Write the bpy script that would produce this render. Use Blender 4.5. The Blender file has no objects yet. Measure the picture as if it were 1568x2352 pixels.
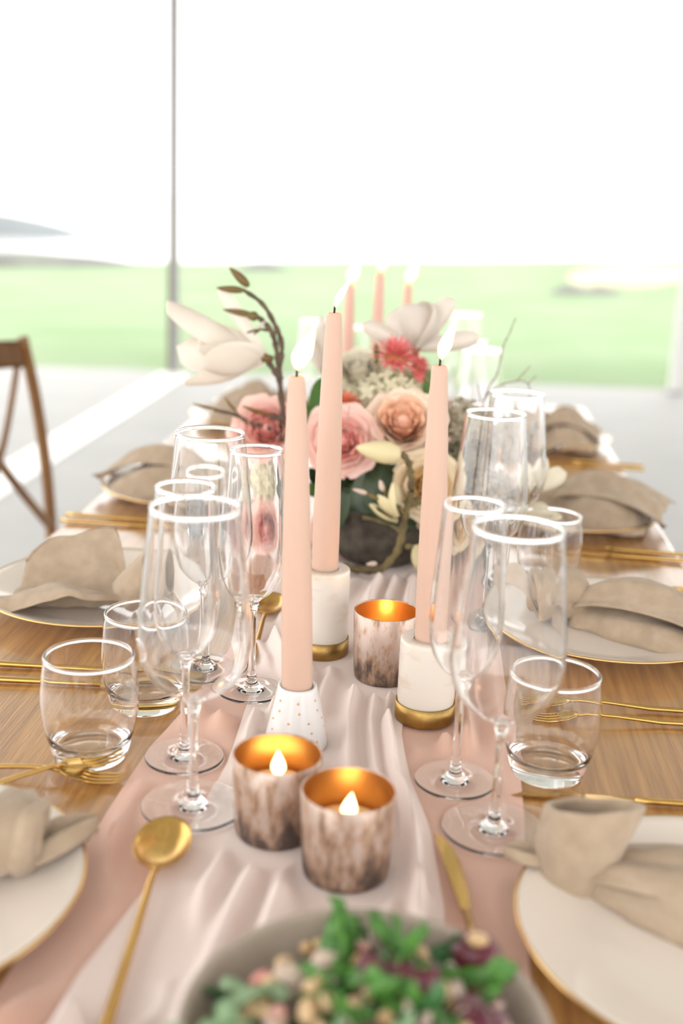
import bpy, math, random
from mathutils import Vector, Matrix, noise
sc = bpy.context.scene
COL = sc.collection
PI = math.pi
TZ = 0.75                                   # height of the table top

# ------------------------------------------------------------------ camera, sky, exposure
cam_d = bpy.data.cameras.new('camera'); cam = bpy.data.objects.new('camera', cam_d); COL.objects.link(cam)
F = Vector((-0.08079035, 0.96160765, -0.26226638)); R_ = Vector((0.99471006, 0.09453323, 0.04019158)); U_ = Vector((-0.06344142, 0.25763192, 0.96415817))
cam.matrix_world = Matrix(((R_.x, U_.x, -F.x, 0), (R_.y, U_.y, -F.y, 0), (R_.z, U_.z, -F.z, TZ + .45), (0, 0, 0, 1)))
cam_d.sensor_fit = 'VERTICAL'; cam_d.sensor_height = 36.0; cam_d.sensor_width = 24.0
cam_d.lens = 2648.73 * 36.0 / 2352
cam_d.clip_start = .01; cam_d.clip_end = 2000
cam_d.dof.use_dof = True; cam_d.dof.focus_distance = 1.06; cam_d.dof.aperture_fstop = 2.9
sc.camera = cam
world = bpy.data.worlds.new('sky'); sc.world = world; world.use_nodes = True
bg = world.node_tree.nodes['Background']; bg.inputs[0].default_value = (1.0, .985, .965, 1); bg.inputs[1].default_value = 1.0
sc.view_settings.view_transform = 'Standard'; sc.view_settings.look = 'None'
sc.view_settings.exposure = 1.75; sc.view_settings.gamma = 1.0; sc.view_settings.use_curve_mapping = False
cy = sc.cycles
cy.max_bounces = 14; cy.transmission_bounces = 14; cy.glossy_bounces = 4; cy.diffuse_bounces = 3; cy.transparent_max_bounces = 12
cy.sample_clamp_indirect = 6.0; cy.blur_glossy = 0.05; cy.caustics_refractive = True; cy.caustics_reflective = True

# ------------------------------------------------------------------ materials
MATS = {}
def pmat(name, col, rough=.5, metal=0.0, col2=None, scale=20.0, stretch=(1, 1, 1), bump=0.0, bscale=None, sss=0.0, sheen=0.0,
         coat=0.0, transl=0.0, detail=4.0, contrast=(.35, .65), spec=.5, tcol=None, sssr=.01):
    m = bpy.data.materials.new(name); m.use_nodes = True; nt = m.node_tree; b = nt.nodes['Principled BSDF']
    b.inputs['Base Color'].default_value = (*col, 1); b.inputs['Roughness'].default_value = rough; b.inputs['Metallic'].default_value = metal
    b.inputs['Specular IOR Level'].default_value = spec; b.inputs['Coat Weight'].default_value = coat; b.inputs['Coat Roughness'].default_value = .12
    b.inputs['Sheen Weight'].default_value = sheen
    if sss:
        b.inputs['Subsurface Weight'].default_value = sss; b.inputs['Subsurface Radius'].default_value = (1, .5, .3); b.inputs['Subsurface Scale'].default_value = sssr
    tc = nt.nodes.new('ShaderNodeTexCoord'); mp = nt.nodes.new('ShaderNodeMapping'); mp.inputs['Scale'].default_value = stretch
    nt.links.new(tc.outputs['Object'], mp.inputs[0])
    nz = nt.nodes.new('ShaderNodeTexNoise'); nz.inputs['Scale'].default_value = scale; nz.inputs['Detail'].default_value = detail
    nt.links.new(mp.outputs[0], nz.inputs['Vector'])
    if col2 is None: col2 = tuple(c * .93 for c in col)
    rp = nt.nodes.new('ShaderNodeValToRGB'); rp.color_ramp.elements[0].position = contrast[0]; rp.color_ramp.elements[1].position = contrast[1]
    rp.color_ramp.elements[0].color = (*col, 1); rp.color_ramp.elements[1].color = (*col2, 1)
    nt.links.new(nz.outputs['Fac'], rp.inputs[0]); nt.links.new(rp.outputs[0], b.inputs['Base Color'])
    if bump:
        n2 = nt.nodes.new('ShaderNodeTexNoise'); n2.inputs['Scale'].default_value = bscale or scale * 3; n2.inputs['Detail'].default_value = 3
        nt.links.new(mp.outputs[0], n2.inputs['Vector'])
        bp = nt.nodes.new('ShaderNodeBump'); bp.inputs['Strength'].default_value = bump; bp.inputs['Distance'].default_value = .002
        nt.links.new(n2.outputs['Fac'], bp.inputs['Height']); nt.links.new(bp.outputs[0], b.inputs['Normal'])
    if transl:
        t = nt.nodes.new('ShaderNodeBsdfTranslucent'); mx = nt.nodes.new('ShaderNodeMixShader'); mx.inputs[0].default_value = transl
        if tcol: t.inputs[0].default_value = (*tcol, 1)
        else: nt.links.new(rp.outputs[0], t.inputs[0])
        nt.links.new(b.outputs[0], mx.inputs[1]); nt.links.new(t.outputs[0], mx.inputs[2])
        nt.links.new(mx.outputs[0], nt.nodes['Material Output'].inputs[0])
    MATS[name] = m
    return m
def glassmat(name, col=(1, 1, 1), ior=1.48, rough=0.0):
    m = bpy.data.materials.new(name); m.use_nodes = True; nt = m.node_tree; nt.nodes.remove(nt.nodes['Principled BSDF'])
    g = nt.nodes.new('ShaderNodeBsdfGlass'); g.inputs['Color'].default_value = (*col, 1); g.inputs['IOR'].default_value = ior; g.inputs['Roughness'].default_value = rough
    nt.links.new(g.outputs[0], nt.nodes['Material Output'].inputs[0]); MATS[name] = m; return m
def flamemat(name, c0, c1, s):
    m = bpy.data.materials.new(name); m.use_nodes = True; nt = m.node_tree; nt.nodes.remove(nt.nodes['Principled BSDF'])
    e = nt.nodes.new('ShaderNodeEmission'); tc = nt.nodes.new('ShaderNodeTexCoord'); sp = nt.nodes.new('ShaderNodeSeparateXYZ')
    rp = nt.nodes.new('ShaderNodeValToRGB'); rp.color_ramp.elements[0].color = (*c0, 1); rp.color_ramp.elements[1].color = (*c1, 1)
    rp.color_ramp.elements[0].position = 0.0; rp.color_ramp.elements[1].position = .3
    nt.links.new(tc.outputs['Generated'], sp.inputs[0]); nt.links.new(sp.outputs['Z'], rp.inputs[0]); nt.links.new(rp.outputs[0], e.inputs[0])
    e.inputs[1].default_value = s; nt.links.new(e.outputs[0], nt.nodes['Material Output'].inputs[0]); MATS[name] = m; return m

glassmat('clear_glass')
pmat('oak', (.44, .22, .064), .34, col2=(.27, .118, .030), scale=11, stretch=(12, .6, 12), bump=.25, bscale=40, coat=.8, detail=9, contrast=(.36, .68))
pmat('oak_leg', (.46, .26, .10), .45, col2=(.35, .19, .07), scale=9, stretch=(9, 9, .6))
pmat('chair_wood', (.24, .115, .035), .42, col2=(.17, .075, .02), scale=6, stretch=(4, 4, 1), bump=.1)
pmat('rattan', (.5, .36, .2), .7, col2=(.38, .25, .12), scale=80, bump=.4)
pmat('blush_chiffon', (.88, .595, .475), .85, col2=(.87, .575, .455), scale=6, sheen=.3, transl=.3, spec=.1)
pmat('ivory_chiffon', (.93, .825, .77), .85, col2=(.92, .80, .74), scale=6, sheen=.3, transl=.3, spec=.1)
pmat('linen', (.47, .365, .265), .9, col2=(.40, .305, .215), scale=60, bump=.35, bscale=700, sheen=.2, transl=.12, spec=.1)
pmat('porcelain', (.74, .655, .575), .12, col2=(.72, .64, .56), scale=4)
pmat('gold_rim', (.80, .52, .22), .22, 1.0)
pmat('gold', (.62, .385, .115), .22, 1.0, col2=(.55, .33, .09), scale=15)
pmat('brass_aged', (.46, .29, .09), .38, 1.0, col2=(.20, .13, .05), scale=40, bump=.2, contrast=(.4, .75))
pmat('marble', (.66, .605, .54), .30, col2=(.52, .39, .26), scale=24, stretch=(1, 1, 2.2), detail=9, contrast=(.52, .74), sss=.2)
pmat('ceramic_white', (.68, .655, .64), .18, sss=.0)
pmat('copper_dot', (.62, .34, .16), .35, .7)
pmat('candle_wax', (.55, .375, .29), .48, col2=(.54, .36, .275), scale=8, sss=.22, sssr=.012)
pmat('candle_wax_dusk', (.66, .40, .32), .48, sss=.3, sssr=.012)
pmat('votive_wax', (.86, .66, .42), .4, sss=.4, sssr=.01)
pmat('wick', (.02, .018, .02), .9)
flamemat('flame', (1.0, .40, .10), (1.0, .66, .32), 2.2)
def mercury(name):
    m = pmat(name, (.62, .52, .455), .34, .5, col2=(.12, .10, .095), scale=85, stretch=(1, 1, .40), detail=12, contrast=(.45, .66), transl=.2, tcol=(1, .62, .32), bump=.12)
    nt = m.node_tree; nz = [n for n in nt.nodes if n.type == 'TEX_NOISE'][0]; nz.inputs['Roughness'].default_value = .68
    rp = [n for n in nt.nodes if n.type == 'VALTORGB'][0]; e = rp.color_ramp.elements.new(.53); e.color = (.48, .33, .235, 1)
    sp = nt.nodes.new('ShaderNodeSeparateXYZ'); mr = nt.nodes.new('ShaderNodeMapRange'); ad = nt.nodes.new('ShaderNodeMath'); ad.operation = 'ADD'
    tc = [n for n in nt.nodes if n.type == 'TEX_COORD'][0]; nt.links.new(tc.outputs['Generated'], sp.inputs[0]); nt.links.new(sp.outputs['Z'], mr.inputs['Value'])
    mr.inputs['From Min'].default_value = 0; mr.inputs['From Max'].default_value = .42; mr.inputs['To Min'].default_value = .14; mr.inputs['To Max'].default_value = 0
    nt.links.new(nz.outputs['Fac'], ad.inputs[0]); nt.links.new(mr.outputs[0], ad.inputs[1]); nt.links.new(ad.outputs[0], rp.inputs[0])
mercury('mercury')
pmat('mercury_dark', (.42, .35, .31), .42, .5, col2=(.09, .08, .08), scale=40, detail=9, contrast=(.35, .65), transl=.10, tcol=(1, .62, .32))
pmat('gold_lining', (.72, .42, .14), .28, .85, col2=(.52, .29, .09), scale=30, transl=.25, tcol=(1, .55, .2))
pmat('rose_pink', (.93, .52, .46), .6, col2=(.90, .42, .37), scale=16, transl=.35, spec=.2)
pmat('rose_pink_edge', (.94, .68, .60), .6, col2=(.93, .62, .55), scale=16, transl=.35, spec=.2)
pmat('rose_peach', (.94, .66, .47), .6, col2=(.95, .56, .42), scale=14, transl=.35, spec=.2)
pmat('rose_peach_edge', (.93, .80, .66), .6, col2=(.93, .74, .60), scale=14, transl=.35, spec=.2)
pmat('rose_cream', (.90, .68, .36), .6, col2=(.88, .62, .32), scale=14, transl=.35, spec=.2)
pmat('rose_cream_edge', (.88, .77, .58), .6, col2=(.87, .72, .50), scale=14, transl=.35, spec=.2)
pmat('rose_white', (.80, .75, .62), .6, col2=(.78, .72, .58), scale=14, transl=.35, spec=.2)
pmat('magnolia_white', (.82, .77, .69), .55, col2=(.76, .68, .58), scale=9, transl=.4, spec=.2)
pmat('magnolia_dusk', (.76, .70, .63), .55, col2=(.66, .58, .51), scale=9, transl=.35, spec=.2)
pmat('bud_cream', (.80, .70, .44), .5, col2=(.76, .68, .40), scale=16, transl=.25, spec=.3)
pmat('hydrangea', (.80, .75, .58), .7, col2=(.74, .70, .50), scale=30, transl=.35, spec=.1)
pmat('dusty_petal', (.50, .44, .34), .7, col2=(.42, .36, .26), scale=30, transl=.35, spec=.1)
pmat('straw_pink', (.72, .16, .17), .6, col2=(.82, .26, .24), scale=40, transl=.3, spec=.2)
pmat('straw_coral', (.82, .22, .13), .6, col2=(.84, .30, .18), scale=40, transl=.3, spec=.2)
pmat('straw_disk', (.45, .2, .07), .8, bump=.5)
pmat('stem_green', (.14, .22, .05), .6)
pmat('leaf_dark', (.030, .05, .025), .45, col2=(.05, .075, .03), scale=20, transl=.12)
pmat('leaf_fresh', (.10, .22, .05), .5, col2=(.07, .15, .035), scale=20, transl=.25)
pmat('leaf_olive', (.16, .13, .04), .5, col2=(.22, .11, .03), scale=30, transl=.25)
pmat('leaf_sage', (.30, .31, .28), .6, transl=.25)
pmat('bark', (.13, .085, .055), .85, col2=(.07, .045, .03), scale=60, bump=.6)
pmat('bark_lichen', (.17, .13, .05), .85, col2=(.08, .055, .025), scale=45, stretch=(1, 1, 1), bump=.6)
pmat('twig', (.28, .22, .18), .8)
pmat('rough_stone', (.030, .022, .016), .95, col2=(.075, .06, .045), scale=45, bump=.9, bscale=120)
pmat('stoneware', (.42, .345, .28), .5, col2=(.37, .30, .24), scale=30)
pmat('salad_green', (.10, .27, .045), .5, col2=(.055, .16, .03), scale=40, transl=.2)
pmat('salad_dark', (.03, .12, .03), .5, col2=(.05, .16, .04), scale=40, transl=.15)
pmat('salad_pale', (.36, .50, .30), .5, col2=(.22, .38, .18), scale=40, transl=.2)
pmat('beetroot', (.07, .012, .022), .3, col2=(.16, .02, .04), scale=50)
pmat('radish', (.62, .18, .16), .4, col2=(.75, .45, .38), scale=50)
pmat('grain', (.60, .43, .25), .6, col2=(.48, .30, .14), scale=60)
pmat('onion', (.72, .60, .48), .45, col2=(.62, .44, .38), scale=40, transl=.2)
pmat('concrete', (.36, .352, .343), .6, col2=(.33, .324, .315), scale=3, bump=.1)
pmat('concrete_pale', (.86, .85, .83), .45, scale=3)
pmat('soffit', (.72, .70, .68), .8)
pmat('plaster', (.62, .59, .56), .8)
pmat('post_paint', (.14, .105, .09), .5, .0)
pmat('post_grey', (.32, .31, .31), .4, .2)
pmat('post_pale', (.72, .71, .70), .5)
pmat('grass', (.215, .30, .165), .9, col2=(.26, .33, .205), scale=.8, spec=.1)
pmat('dry_bank', (.52, .46, .34), .9, col2=(.44, .42, .28), scale=.6, spec=.1)
pmat('scrub', (.15, .15, .145), .9, col2=(.20, .21, .18), scale=1.2, spec=.1)
pmat('far_hill', (.19, .205, .21), .9, scale=.2, spec=.1)
pmat('water', (.5, .52, .52), .12, spec=1.0)

# ------------------------------------------------------------------ helpers
def V(*a): return Vector(a)
def tag(o, label=None, cat=None, group=None, kind=None):
    if label: o['label'] = label
    if cat: o['category'] = cat
    if group: o['group'] = group
    if kind: o['kind'] = kind
    return o
def thing(name, label, cat, loc=(0, 0, 0), rz=0.0, group=None):
    o = bpy.data.objects.new(name, None); COL.objects.link(o); o.empty_display_size = .02
    o.location = loc; o.rotation_euler = (0, 0, rz)
    return tag(o, label, cat, group)
def mesh(name, vf, mat, smooth=True):
    me = bpy.data.meshes.new(name); me.from_pydata([tuple(v) for v in vf[0]], [], vf[1]); me.update()
    me.materials.append(MATS[mat] if isinstance(mat, str) else mat)
    if smooth: me.polygons.foreach_set('use_smooth', [True] * len(me.polygons))
    return me
def obj(name, me, parent=None, mw=None):
    o = bpy.data.objects.new(name, me); COL.objects.link(o); o.parent = parent
    if mw is not None: o.matrix_local = mw
    return o
def part(name, vf, mat, parent=None, smooth=True, mw=None): return obj(name, mesh(name, vf, mat, smooth), parent, mw)
def dup(root, loc, rz=None, label=None, group=None):
    r = root.copy(); COL.objects.link(r); r.location = loc
    if rz is not None: r.rotation_euler = (0, 0, rz)
    if label: r['label'] = label
    if group: r['group'] = group
    for ch in list(root.children):
        c = ch.copy(); COL.objects.link(c); c.parent = r
        for g in list(ch.children):
            d = g.copy(); COL.objects.link(d); d.parent = c
    return r
def lathe(prof, seg=48, cap=True):
    vs, fs = [], []; n = len(prof)
    for r, z in prof:
        for i in range(seg):
            a = 2 * PI * i / seg; vs.append((r * math.cos(a), r * math.sin(a), z))
    for k in range(n - 1):
        for i in range(seg):
            j = (i + 1) % seg; fs.append((k * seg + i, k * seg + j, (k + 1) * seg + j, (k + 1) * seg + i))
    if cap:
        fs.append(tuple(range(seg - 1, -1, -1))); fs.append(tuple((n - 1) * seg + i for i in range(seg)))
    return vs, fs
def smoothprof(pts, n=6):
    """Catmull-Rom through (r, z) points"""
    out = []
    P = [pts[0]] + list(pts) + [pts[-1]]
    for i in range(1, len(P) - 2):
        for k in range(n):
            t = k / n; o = []
            for c in range(len(pts[0])):
                a, b, d, e = P[i - 1][c], P[i][c], P[i + 1][c], P[i + 2][c]
                o.append(.5 * (2 * b + (d - a) * t + (2 * a - 5 * b + 4 * d - e) * t * t + (3 * b - a - 3 * d + e) * t ** 3))
            out.append(tuple(o))
    out.append(tuple(pts[-1])); return out
def tube(path, rad, seg=8, flat=1.0, up=V(0, 0, 1)):
    """sweep along path; rad is a number or list; flat squashes along 'up'"""
    path = [Vector(p) for p in path]; n = len(path)
    if not isinstance(rad, (list, tuple)): rad = [rad] * n
    vs, fs = [], []
    for i, p in enumerate(path):
        t = (path[min(i + 1, n - 1)] - path[max(i - 1, 0)]).normalized()
        s = t.cross(up)
        if s.length < 1e-4: s = t.cross(V(0, 1, 0))
        s.normalize(); u = s.cross(t).normalized()
        for k in range(seg):
            a = 2 * PI * k / seg; vs.append(p + s * rad[i] * math.cos(a) + u * rad[i] * flat * math.sin(a))
    for i in range(n - 1):
        for k in range(seg):
            j = (k + 1) % seg; fs.append((i * seg + k, i * seg + j, (i + 1) * seg + j, (i + 1) * seg + k))
    fs.append(tuple(range(seg - 1, -1, -1))); fs.append(tuple((n - 1) * seg + k for k in range(seg)))
    return vs, fs
def box(x0, x1, y0, y1, z0, z1, b=0.0):
    if b <= 0:
        vs = [(x0, y0, z0), (x1, y0, z0), (x1, y1, z0), (x0, y1, z0), (x0, y0, z1), (x1, y0, z1), (x1, y1, z1), (x0, y1, z1)]
        return vs, [(3, 2, 1, 0), (4, 5, 6, 7), (0, 1, 5, 4), (1, 2, 6, 5), (2, 3, 7, 6), (3, 0, 4, 7)]
    vs, fs = [], []                                  # rounded vertical edges and eased top and bottom
    rings = [(z0, b), (z0 + b, 0), (z1 - b, 0), (z1 - b * .3, b * .3), (z1, b)]
    for z, ins in rings:
        for cx, cy_, a0 in ((x1, y1, 0), (x0, y1, 1), (x0, y0, 2), (x1, y0, 3)):
            sx = 1 if cx == x1 else -1; sy = 1 if cy_ == y1 else -1
            for k in range(4):
                a = (a0 + k / 3) * PI / 2; r = b * 2
                vs.append((cx - sx * (r + 0) + (r - ins) * math.cos(a), cy_ - sy * r + (r - ins) * math.sin(a), z))
    n = 16
    for i in range(len(rings) - 1):
        for k in range(n): fs.append((i * n + k, i * n + (k + 1) % n, (i + 1) * n + (k + 1) % n, (i + 1) * n + k))
    fs.append(tuple(range(n - 1, -1, -1))); fs.append(tuple(4 * n + k for k in range(n)))
    return vs, fs
def grid(nu, nv, f, closed_u=False):
    vs = [f(i / (nu - (0 if closed_u else 1)), j / (nv - 1)) for j in range(nv) for i in range(nu)]; fs = []
    for j in range(nv - 1):
        for i in range(nu if closed_u else nu - 1):
            i2 = (i + 1) % nu; fs.append((j * nu + i, j * nu + i2, (j + 1) * nu + i2, (j + 1) * nu + i))
    return vs, fs
def aim(loc, d, roll=0.0, s=1.0):
    """matrix that sends local +Z to d"""
    q = Vector(d).normalized().to_track_quat('Z', 'Y')
    return Matrix.Translation(loc) @ q.to_matrix().to_4x4() @ Matrix.Rotation(roll, 4, 'Z') @ Matrix.Scale(s, 4)
def sstep(a, b, x):
    t = min(1, max(0, (x - a) / (b - a))); return t * t * (3 - 2 * t)

# ------------------------------------------------------------------ the setting
def edgeY(x): return 8.03 + .116 * x                     # far edge of the floor slab
vs = [(-9, -6, -.15), (9, -6, -.15), (9, edgeY(9), -.15), (-9, edgeY(-9), -.15), (-9, -6, 0), (9, -6, 0), (9, edgeY(9), 0), (-9, edgeY(-9), 0)]
tag(part('floor', (vs, [(3, 2, 1, 0), (4, 5, 6, 7), (0, 1, 5, 4), (1, 2, 6, 5), (2, 3, 7, 6), (3, 0, 4, 7)]), 'concrete', smooth=False), 'pale grey polished concrete floor around the table', 'floor', kind='structure')
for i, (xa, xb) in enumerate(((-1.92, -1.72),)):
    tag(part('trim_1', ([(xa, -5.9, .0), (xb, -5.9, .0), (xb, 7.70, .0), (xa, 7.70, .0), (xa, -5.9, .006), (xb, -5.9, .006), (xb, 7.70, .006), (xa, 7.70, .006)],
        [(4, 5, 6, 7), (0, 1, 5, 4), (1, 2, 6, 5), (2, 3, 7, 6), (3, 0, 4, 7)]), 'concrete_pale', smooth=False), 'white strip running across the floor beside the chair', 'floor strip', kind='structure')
tag(part('unseen_roof', box(-3.2, 6.5, -2.2, 8.6, 3.25, 3.4), 'soffit', smooth=False), 'unseen flat roof underside added above the table to shape the light', 'unseen_roof', kind='structure')  # roof added out of view, sized and shifted so more light comes from left
def post(label, x, y, w, ma='post_paint', mb='post_grey'):
    t = thing('support_post', label, 'post', (x, y, 0))
    part('web', box(-w * .5, -w * .15, -w * .5, w * .5, 0, 3.25), ma, t, False)
    part('flange', box(-w * .15, w * .5, -w * .4, w * .4, 0, 3.25), mb, t, False)
    part('base_plate', box(-w * .8, w * .8, -w * .8, w * .8, 0, .012), 'post_grey', t, False)
post('slim dark and grey metal post at the edge of the floor', -1.845, 7.75, .068)
post('pale metal post at the right border of the picture', 1.60, 8.10, .09, 'post_pale', 'post_pale')

def field_z(x, y):
    z = -.03 + .0
    tilt = (-.58 + .047 * x + .75) * sstep(11, 22, y)
    z += tilt + .05 * noise.noise(V(x * .3, y * .3, 2))
    z += .42 * math.exp(-((x - 5.2) / 1.9) ** 2 - ((y - 19) / 2.6) ** 2)
    z -= 4.0 * sstep(23, 34, y)
    return z
def fgrid(u, v):
    x = -45 + 90 * u; y0 = edgeY(x) - .15 if abs(x) < 9 else edgeY(9 if x > 0 else -9) - .15
    y = y0 + (40 - y0) * v; return (x, y, field_z(x, y) - .02)
tag(part('field', grid(91, 70, fgrid), 'grass'), 'bright green grass field beyond the floor edge', 'field', kind='structure')
tag(part('lake', ([(-600, 29, -2.2), (600, 29, -2.2), (600, 900, -2.2), (-600, 900, -2.2)], [(0, 1, 2, 3)]), 'water', smooth=False), 'pale water beyond the field', 'water', kind='structure')
def ridge(name, label, x0, x1, y, d, z0, z1, mat, seed, cat='hill'):
    def f(u, v):
        x = x0 + (x1 - x0) * u; a = v * PI
        h = (math.sin(PI * u) ** .35) * (.85 + .35 * noise.noise(V(u * 5 + seed * .37, seed * .71, .3)))
        return (x, y - d * math.cos(a) + .1 * d * noise.noise(V(u * 9, seed, 3)), z0 + (z1 - z0) * h * math.sin(a))
    tag(part(name, grid(60, 14, f), mat), label, cat, kind='structure')
ridge('hill', 'hazy grey headland across the water at the far left', -46, -26.5, 83, 6, -2.3, -.72, 'far_hill', 3)
ridge('hill', 'long hazy shore beyond the grass on the left', -40, 2, 38, 4, -2.6, -.85, 'far_hill', 9)
ridge('scrub_bank', 'low grey scrub at the far end of the grass on the left', -14, -3.9, 21, .8, -.45, .10, 'scrub', 5, 'scrub')
ridge('scrub_bank', 'low grey scrub behind the candles at the end of the grass', -4.6, -1.0, 20, .7, -.3, .10, 'scrub', 7, 'scrub')
ridge('scrub_bank', 'dark scrub line running up the pale bank on the right', 1.25, 2.55, 16.3, .4, -.1, .24, 'scrub', 2, 'scrub')
ridge('earth_bank', 'pale sandy bank at the far right of the field', 1.6, 9, 18.4, 1.6, -.1, .55, 'dry_bank', 11, 'bank')

# ------------------------------------------------------------------ dining table
TX0, TX1, TY0, TY1 = -.512, .334, .06, 2.72
tb = thing('dining_table', 'long pale oak dining table laid for a dinner', 'table', ((TX0 + TX1) / 2, (TY0 + TY1) / 2, 0))
cx, cy_ = (TX0 + TX1) / 2, (TY0 + TY1) / 2; hw, hl = (TX1 - TX0) / 2, (TY1 - TY0) / 2
part('tabletop', box(-hw, hw, -hl, hl, TZ - .035, TZ, .006), 'oak', tb, False)
for sx in (-1, 1):
    part('apron', box(sx * (hw - .10) - .012, sx * (hw - .10) + .012, -hl + .12, hl - .12, TZ - .125, TZ - .035), 'oak_leg', tb, False)
    for sy in (-1, 1):
        part('leg', box(sx * (hw - .10) - .035, sx * (hw - .10) + .035, sy * (hl - .10) - .035, sy * (hl - .10) + .035, 0, TZ - .035), 'oak_leg', tb, False)
for sy in (-1, 1): part('apron', box(-hw + .10, hw - .10, sy * (hl - .10) - .012, sy * (hl - .10) + .012, TZ - .125, TZ - .035), 'oak_leg', tb, False)

# things standing on the cloth press its folds flat: (x, y, radius)
FEET = [(-.167, .767, .041), (-.192, .847, .034), (-.212, 1.035, .041), (-.164, .984, .034), (.058, .775, .041), (.029, .840, .034), (.058, 1.225, .041),
        (-.046, .70, .034), (-.101, .744, .034), (-.040, 1.04, .033), (-.105, .885, .028), (.002, .956, .029), (-.106, 1.092, .028),
        (-.07, 1.425, .06), (-.02, .475, .075), (-.169, 2.0, .028), (-.119, 2.0, .028), (-.079, 2.2, .028), (.072, 1.36, .041), (-.178, 1.21, .03),
        (-.173, .705, .03), (-.165, .60, .03), (.108, .883, .035), (.03, .70, .02), (.035, .65, .02), (-.168, .65, .02), (-.163, .55, .02), (-.175, 1.13, .02)]
FLAT = [(-.343, .618, .137), (.201, .650, .137), (-.365, 1.205, .137), (.192, 1.215, .137), (-.020, .484, .06)]     # plates and bowl lie on the cloth's edge
def press(x, y):
    m = 1.0
    for a, b, r in FEET:
        d = math.hypot(x - a, (y - b) * .72)
        if d < r * 1.6: m = min(m, sstep(r * .98, r * 1.6, d))
    for a, b, r in FLAT: m = min(m, sstep(r, r * 1.25, math.hypot(x - a, y - b)))
    return m
def runner(name, label, mat, xl, xr, y0, y1, z, folds, nx=80, ny=520, over=None):
    def f(u, v):
        y = y0 + (y1 - y0) * v; a, b = xl(y), xr(y); x = a + (b - a) * u
        h = 0.0
        for c, w, amp, dr, ph in folds:
            cc = c + dr * math.sin(y * 2.3 + ph); t = (u - cc) / w
            h += 2.2 * amp * math.exp(-t * t) * (.72 + .28 * math.sin(y * 4.1 + ph * 2))
        h += .006 * max(0, noise.noise(V(x * 34, y * 3.2, z * 900)) + .1) + .0022 * noise.noise(V(x * 60, y * 7, z * 700))
        e = sstep(0, .05, u) * sstep(0, .05, 1 - u)
        if over: h *= 1 - sstep(over[0](y) - .008, over[0](y), x) * sstep(-.008, 0, over[1](y) - x) if over[0](y) - .01 < x < over[1](y) + .01 else 1.0
        return (x, y, TZ + z + max(0, h) * press(x, y) * (.25 + .75 * e))
    o = part(name, grid(nx, ny, f), mat); return tag(o, label, 'table runner')
lerp = lambda pts: (lambda y: next((a[1] + (b[1] - a[1]) * (y - a[0]) / (b[0] - a[0]) for a, b in zip(pts, pts[1:]) if a[0] <= y <= b[0]), pts[-1][1] if y > pts[-1][0] else pts[0][1]))
wob = lambda g, s: (lambda y: g(y) + .002 * math.sin(y * 9 + s) + .001 * math.sin(y * 23 + s))
IVL = wob(lerp([(.1, -.215), (.57, -.192), (.715, -.166), (.84, -.158), (1.02, -.158), (1.10, -.190), (1.25, -.195), (1.35, -.165), (2.66, -.15)]), 1)
IVR = wob(lerp([(.1, .04), (.67, .022), (.77, .010), (.84, -.004), (.92, -.014), (1.0, -.016), (1.06, -.004), (1.25, -.01), (2.66, -.01)]), 3)
runner('table_runner', 'blush pink chiffon runner lying on the oak table', 'blush_chiffon',
       wob(lerp([(.1, -.235), (.55, -.232), (.86, -.228), (1.1, -.19), (1.3, -.178), (2.68, -.18)]), 0), wob(lerp([(.1, .07), (.65, .074), (.9, .085), (1.15, .076), (1.3, .06), (2.68, .03)]), 2),
       .09, 2.70, .0012, [(.05, .035, .010, .010, 0), (.14, .03, .012, .01, 1.1), (.80, .022, .009, .008, 2), (.865, .02, .010, .006, 2.6), (.95, .03, .005, .01, 4)], over=(IVL, IVR))
runner('table_runner', 'ivory blush chiffon runner folded down the middle of the pink one', 'ivory_chiffon',
       IVL, IVR,
       .11, 2.68, .0035, [(.07, .040, .013, .02, 0), (.21, .04, .011, .03, 1.6), (.36, .04, .008, .03, 2.4), (.50, .045, .009, .04, 3), (.66, .04, .010, .03, 4.4), (.80, .035, .010, .02, .7), (.92, .03, .012, .012, 2.2)])
CZ = TZ + .0018                                          # objects on the pink cloth
IZ = TZ + .0042                                          # objects on the ivory cloth

# ------------------------------------------------------------------ glasses
def bowl_profile(outer, t):
    o = [(max(r, .0003), z) for r, z in smoothprof(outer, 7)]
    rt, zt = o[-1]
    br_ = t * .70; c0 = (rt - t * .5, zt + br_ * .55)
    bead = [(c0[0] + br_ * math.cos(a), c0[1] + br_ * math.sin(a)) for a in [PI * k / 8 for k in range(-1, 10)]]
    inner = [(max(r - t, .0003), z) for r, z in reversed(o) if r > t * 6 or z > o[0][1] + .02]
    return o + bead + inner + [(.0045, o[0][1] + t * 3.2), (.0003, o[0][1] + t * 2.9)]
def stem_glass(name, label, cat, loc, base_r, stem_top, bowl, h):
    t = thing(name, label, cat, loc)
    br = base_r
    part('foot', lathe([(.0003, 0), (br * .90, 0), (br - .0016, 0), *[(br - .0013 + .0013 * math.cos(a), .0013 + .0013 * math.sin(a)) for a in [PI * k / 8 for k in range(-4, 5)]], (br - .0022, .00255), (br * .90, .0025), (br * .5, .0031), (br * .28, .0047), (.0060, .0080), (.0047, .0120), (.0046, .0128), (.0003, .0128)], 64), 'clear_glass', t)
    part('stem', lathe(smoothprof([(.0045, .0130), (.0034, .025), (.0032, stem_top * .55), (.0036, stem_top - .010), (.0054, stem_top - .005), (.0048, stem_top - .0004)], 4), 24), 'clear_glass', t)
    part('bowl', lathe(bowl_profile(bowl, .0015), 72, False), 'clear_glass', t)
    return t
W_BOWL = [(.0003, .086), (.0062, .0863), (.0095, .0885), (.022, .096), (.0345, .109), (.0405, .127), (.0411, .142), (.0385, .170), (.0350, .203), (.0320, .2335)]
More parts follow.
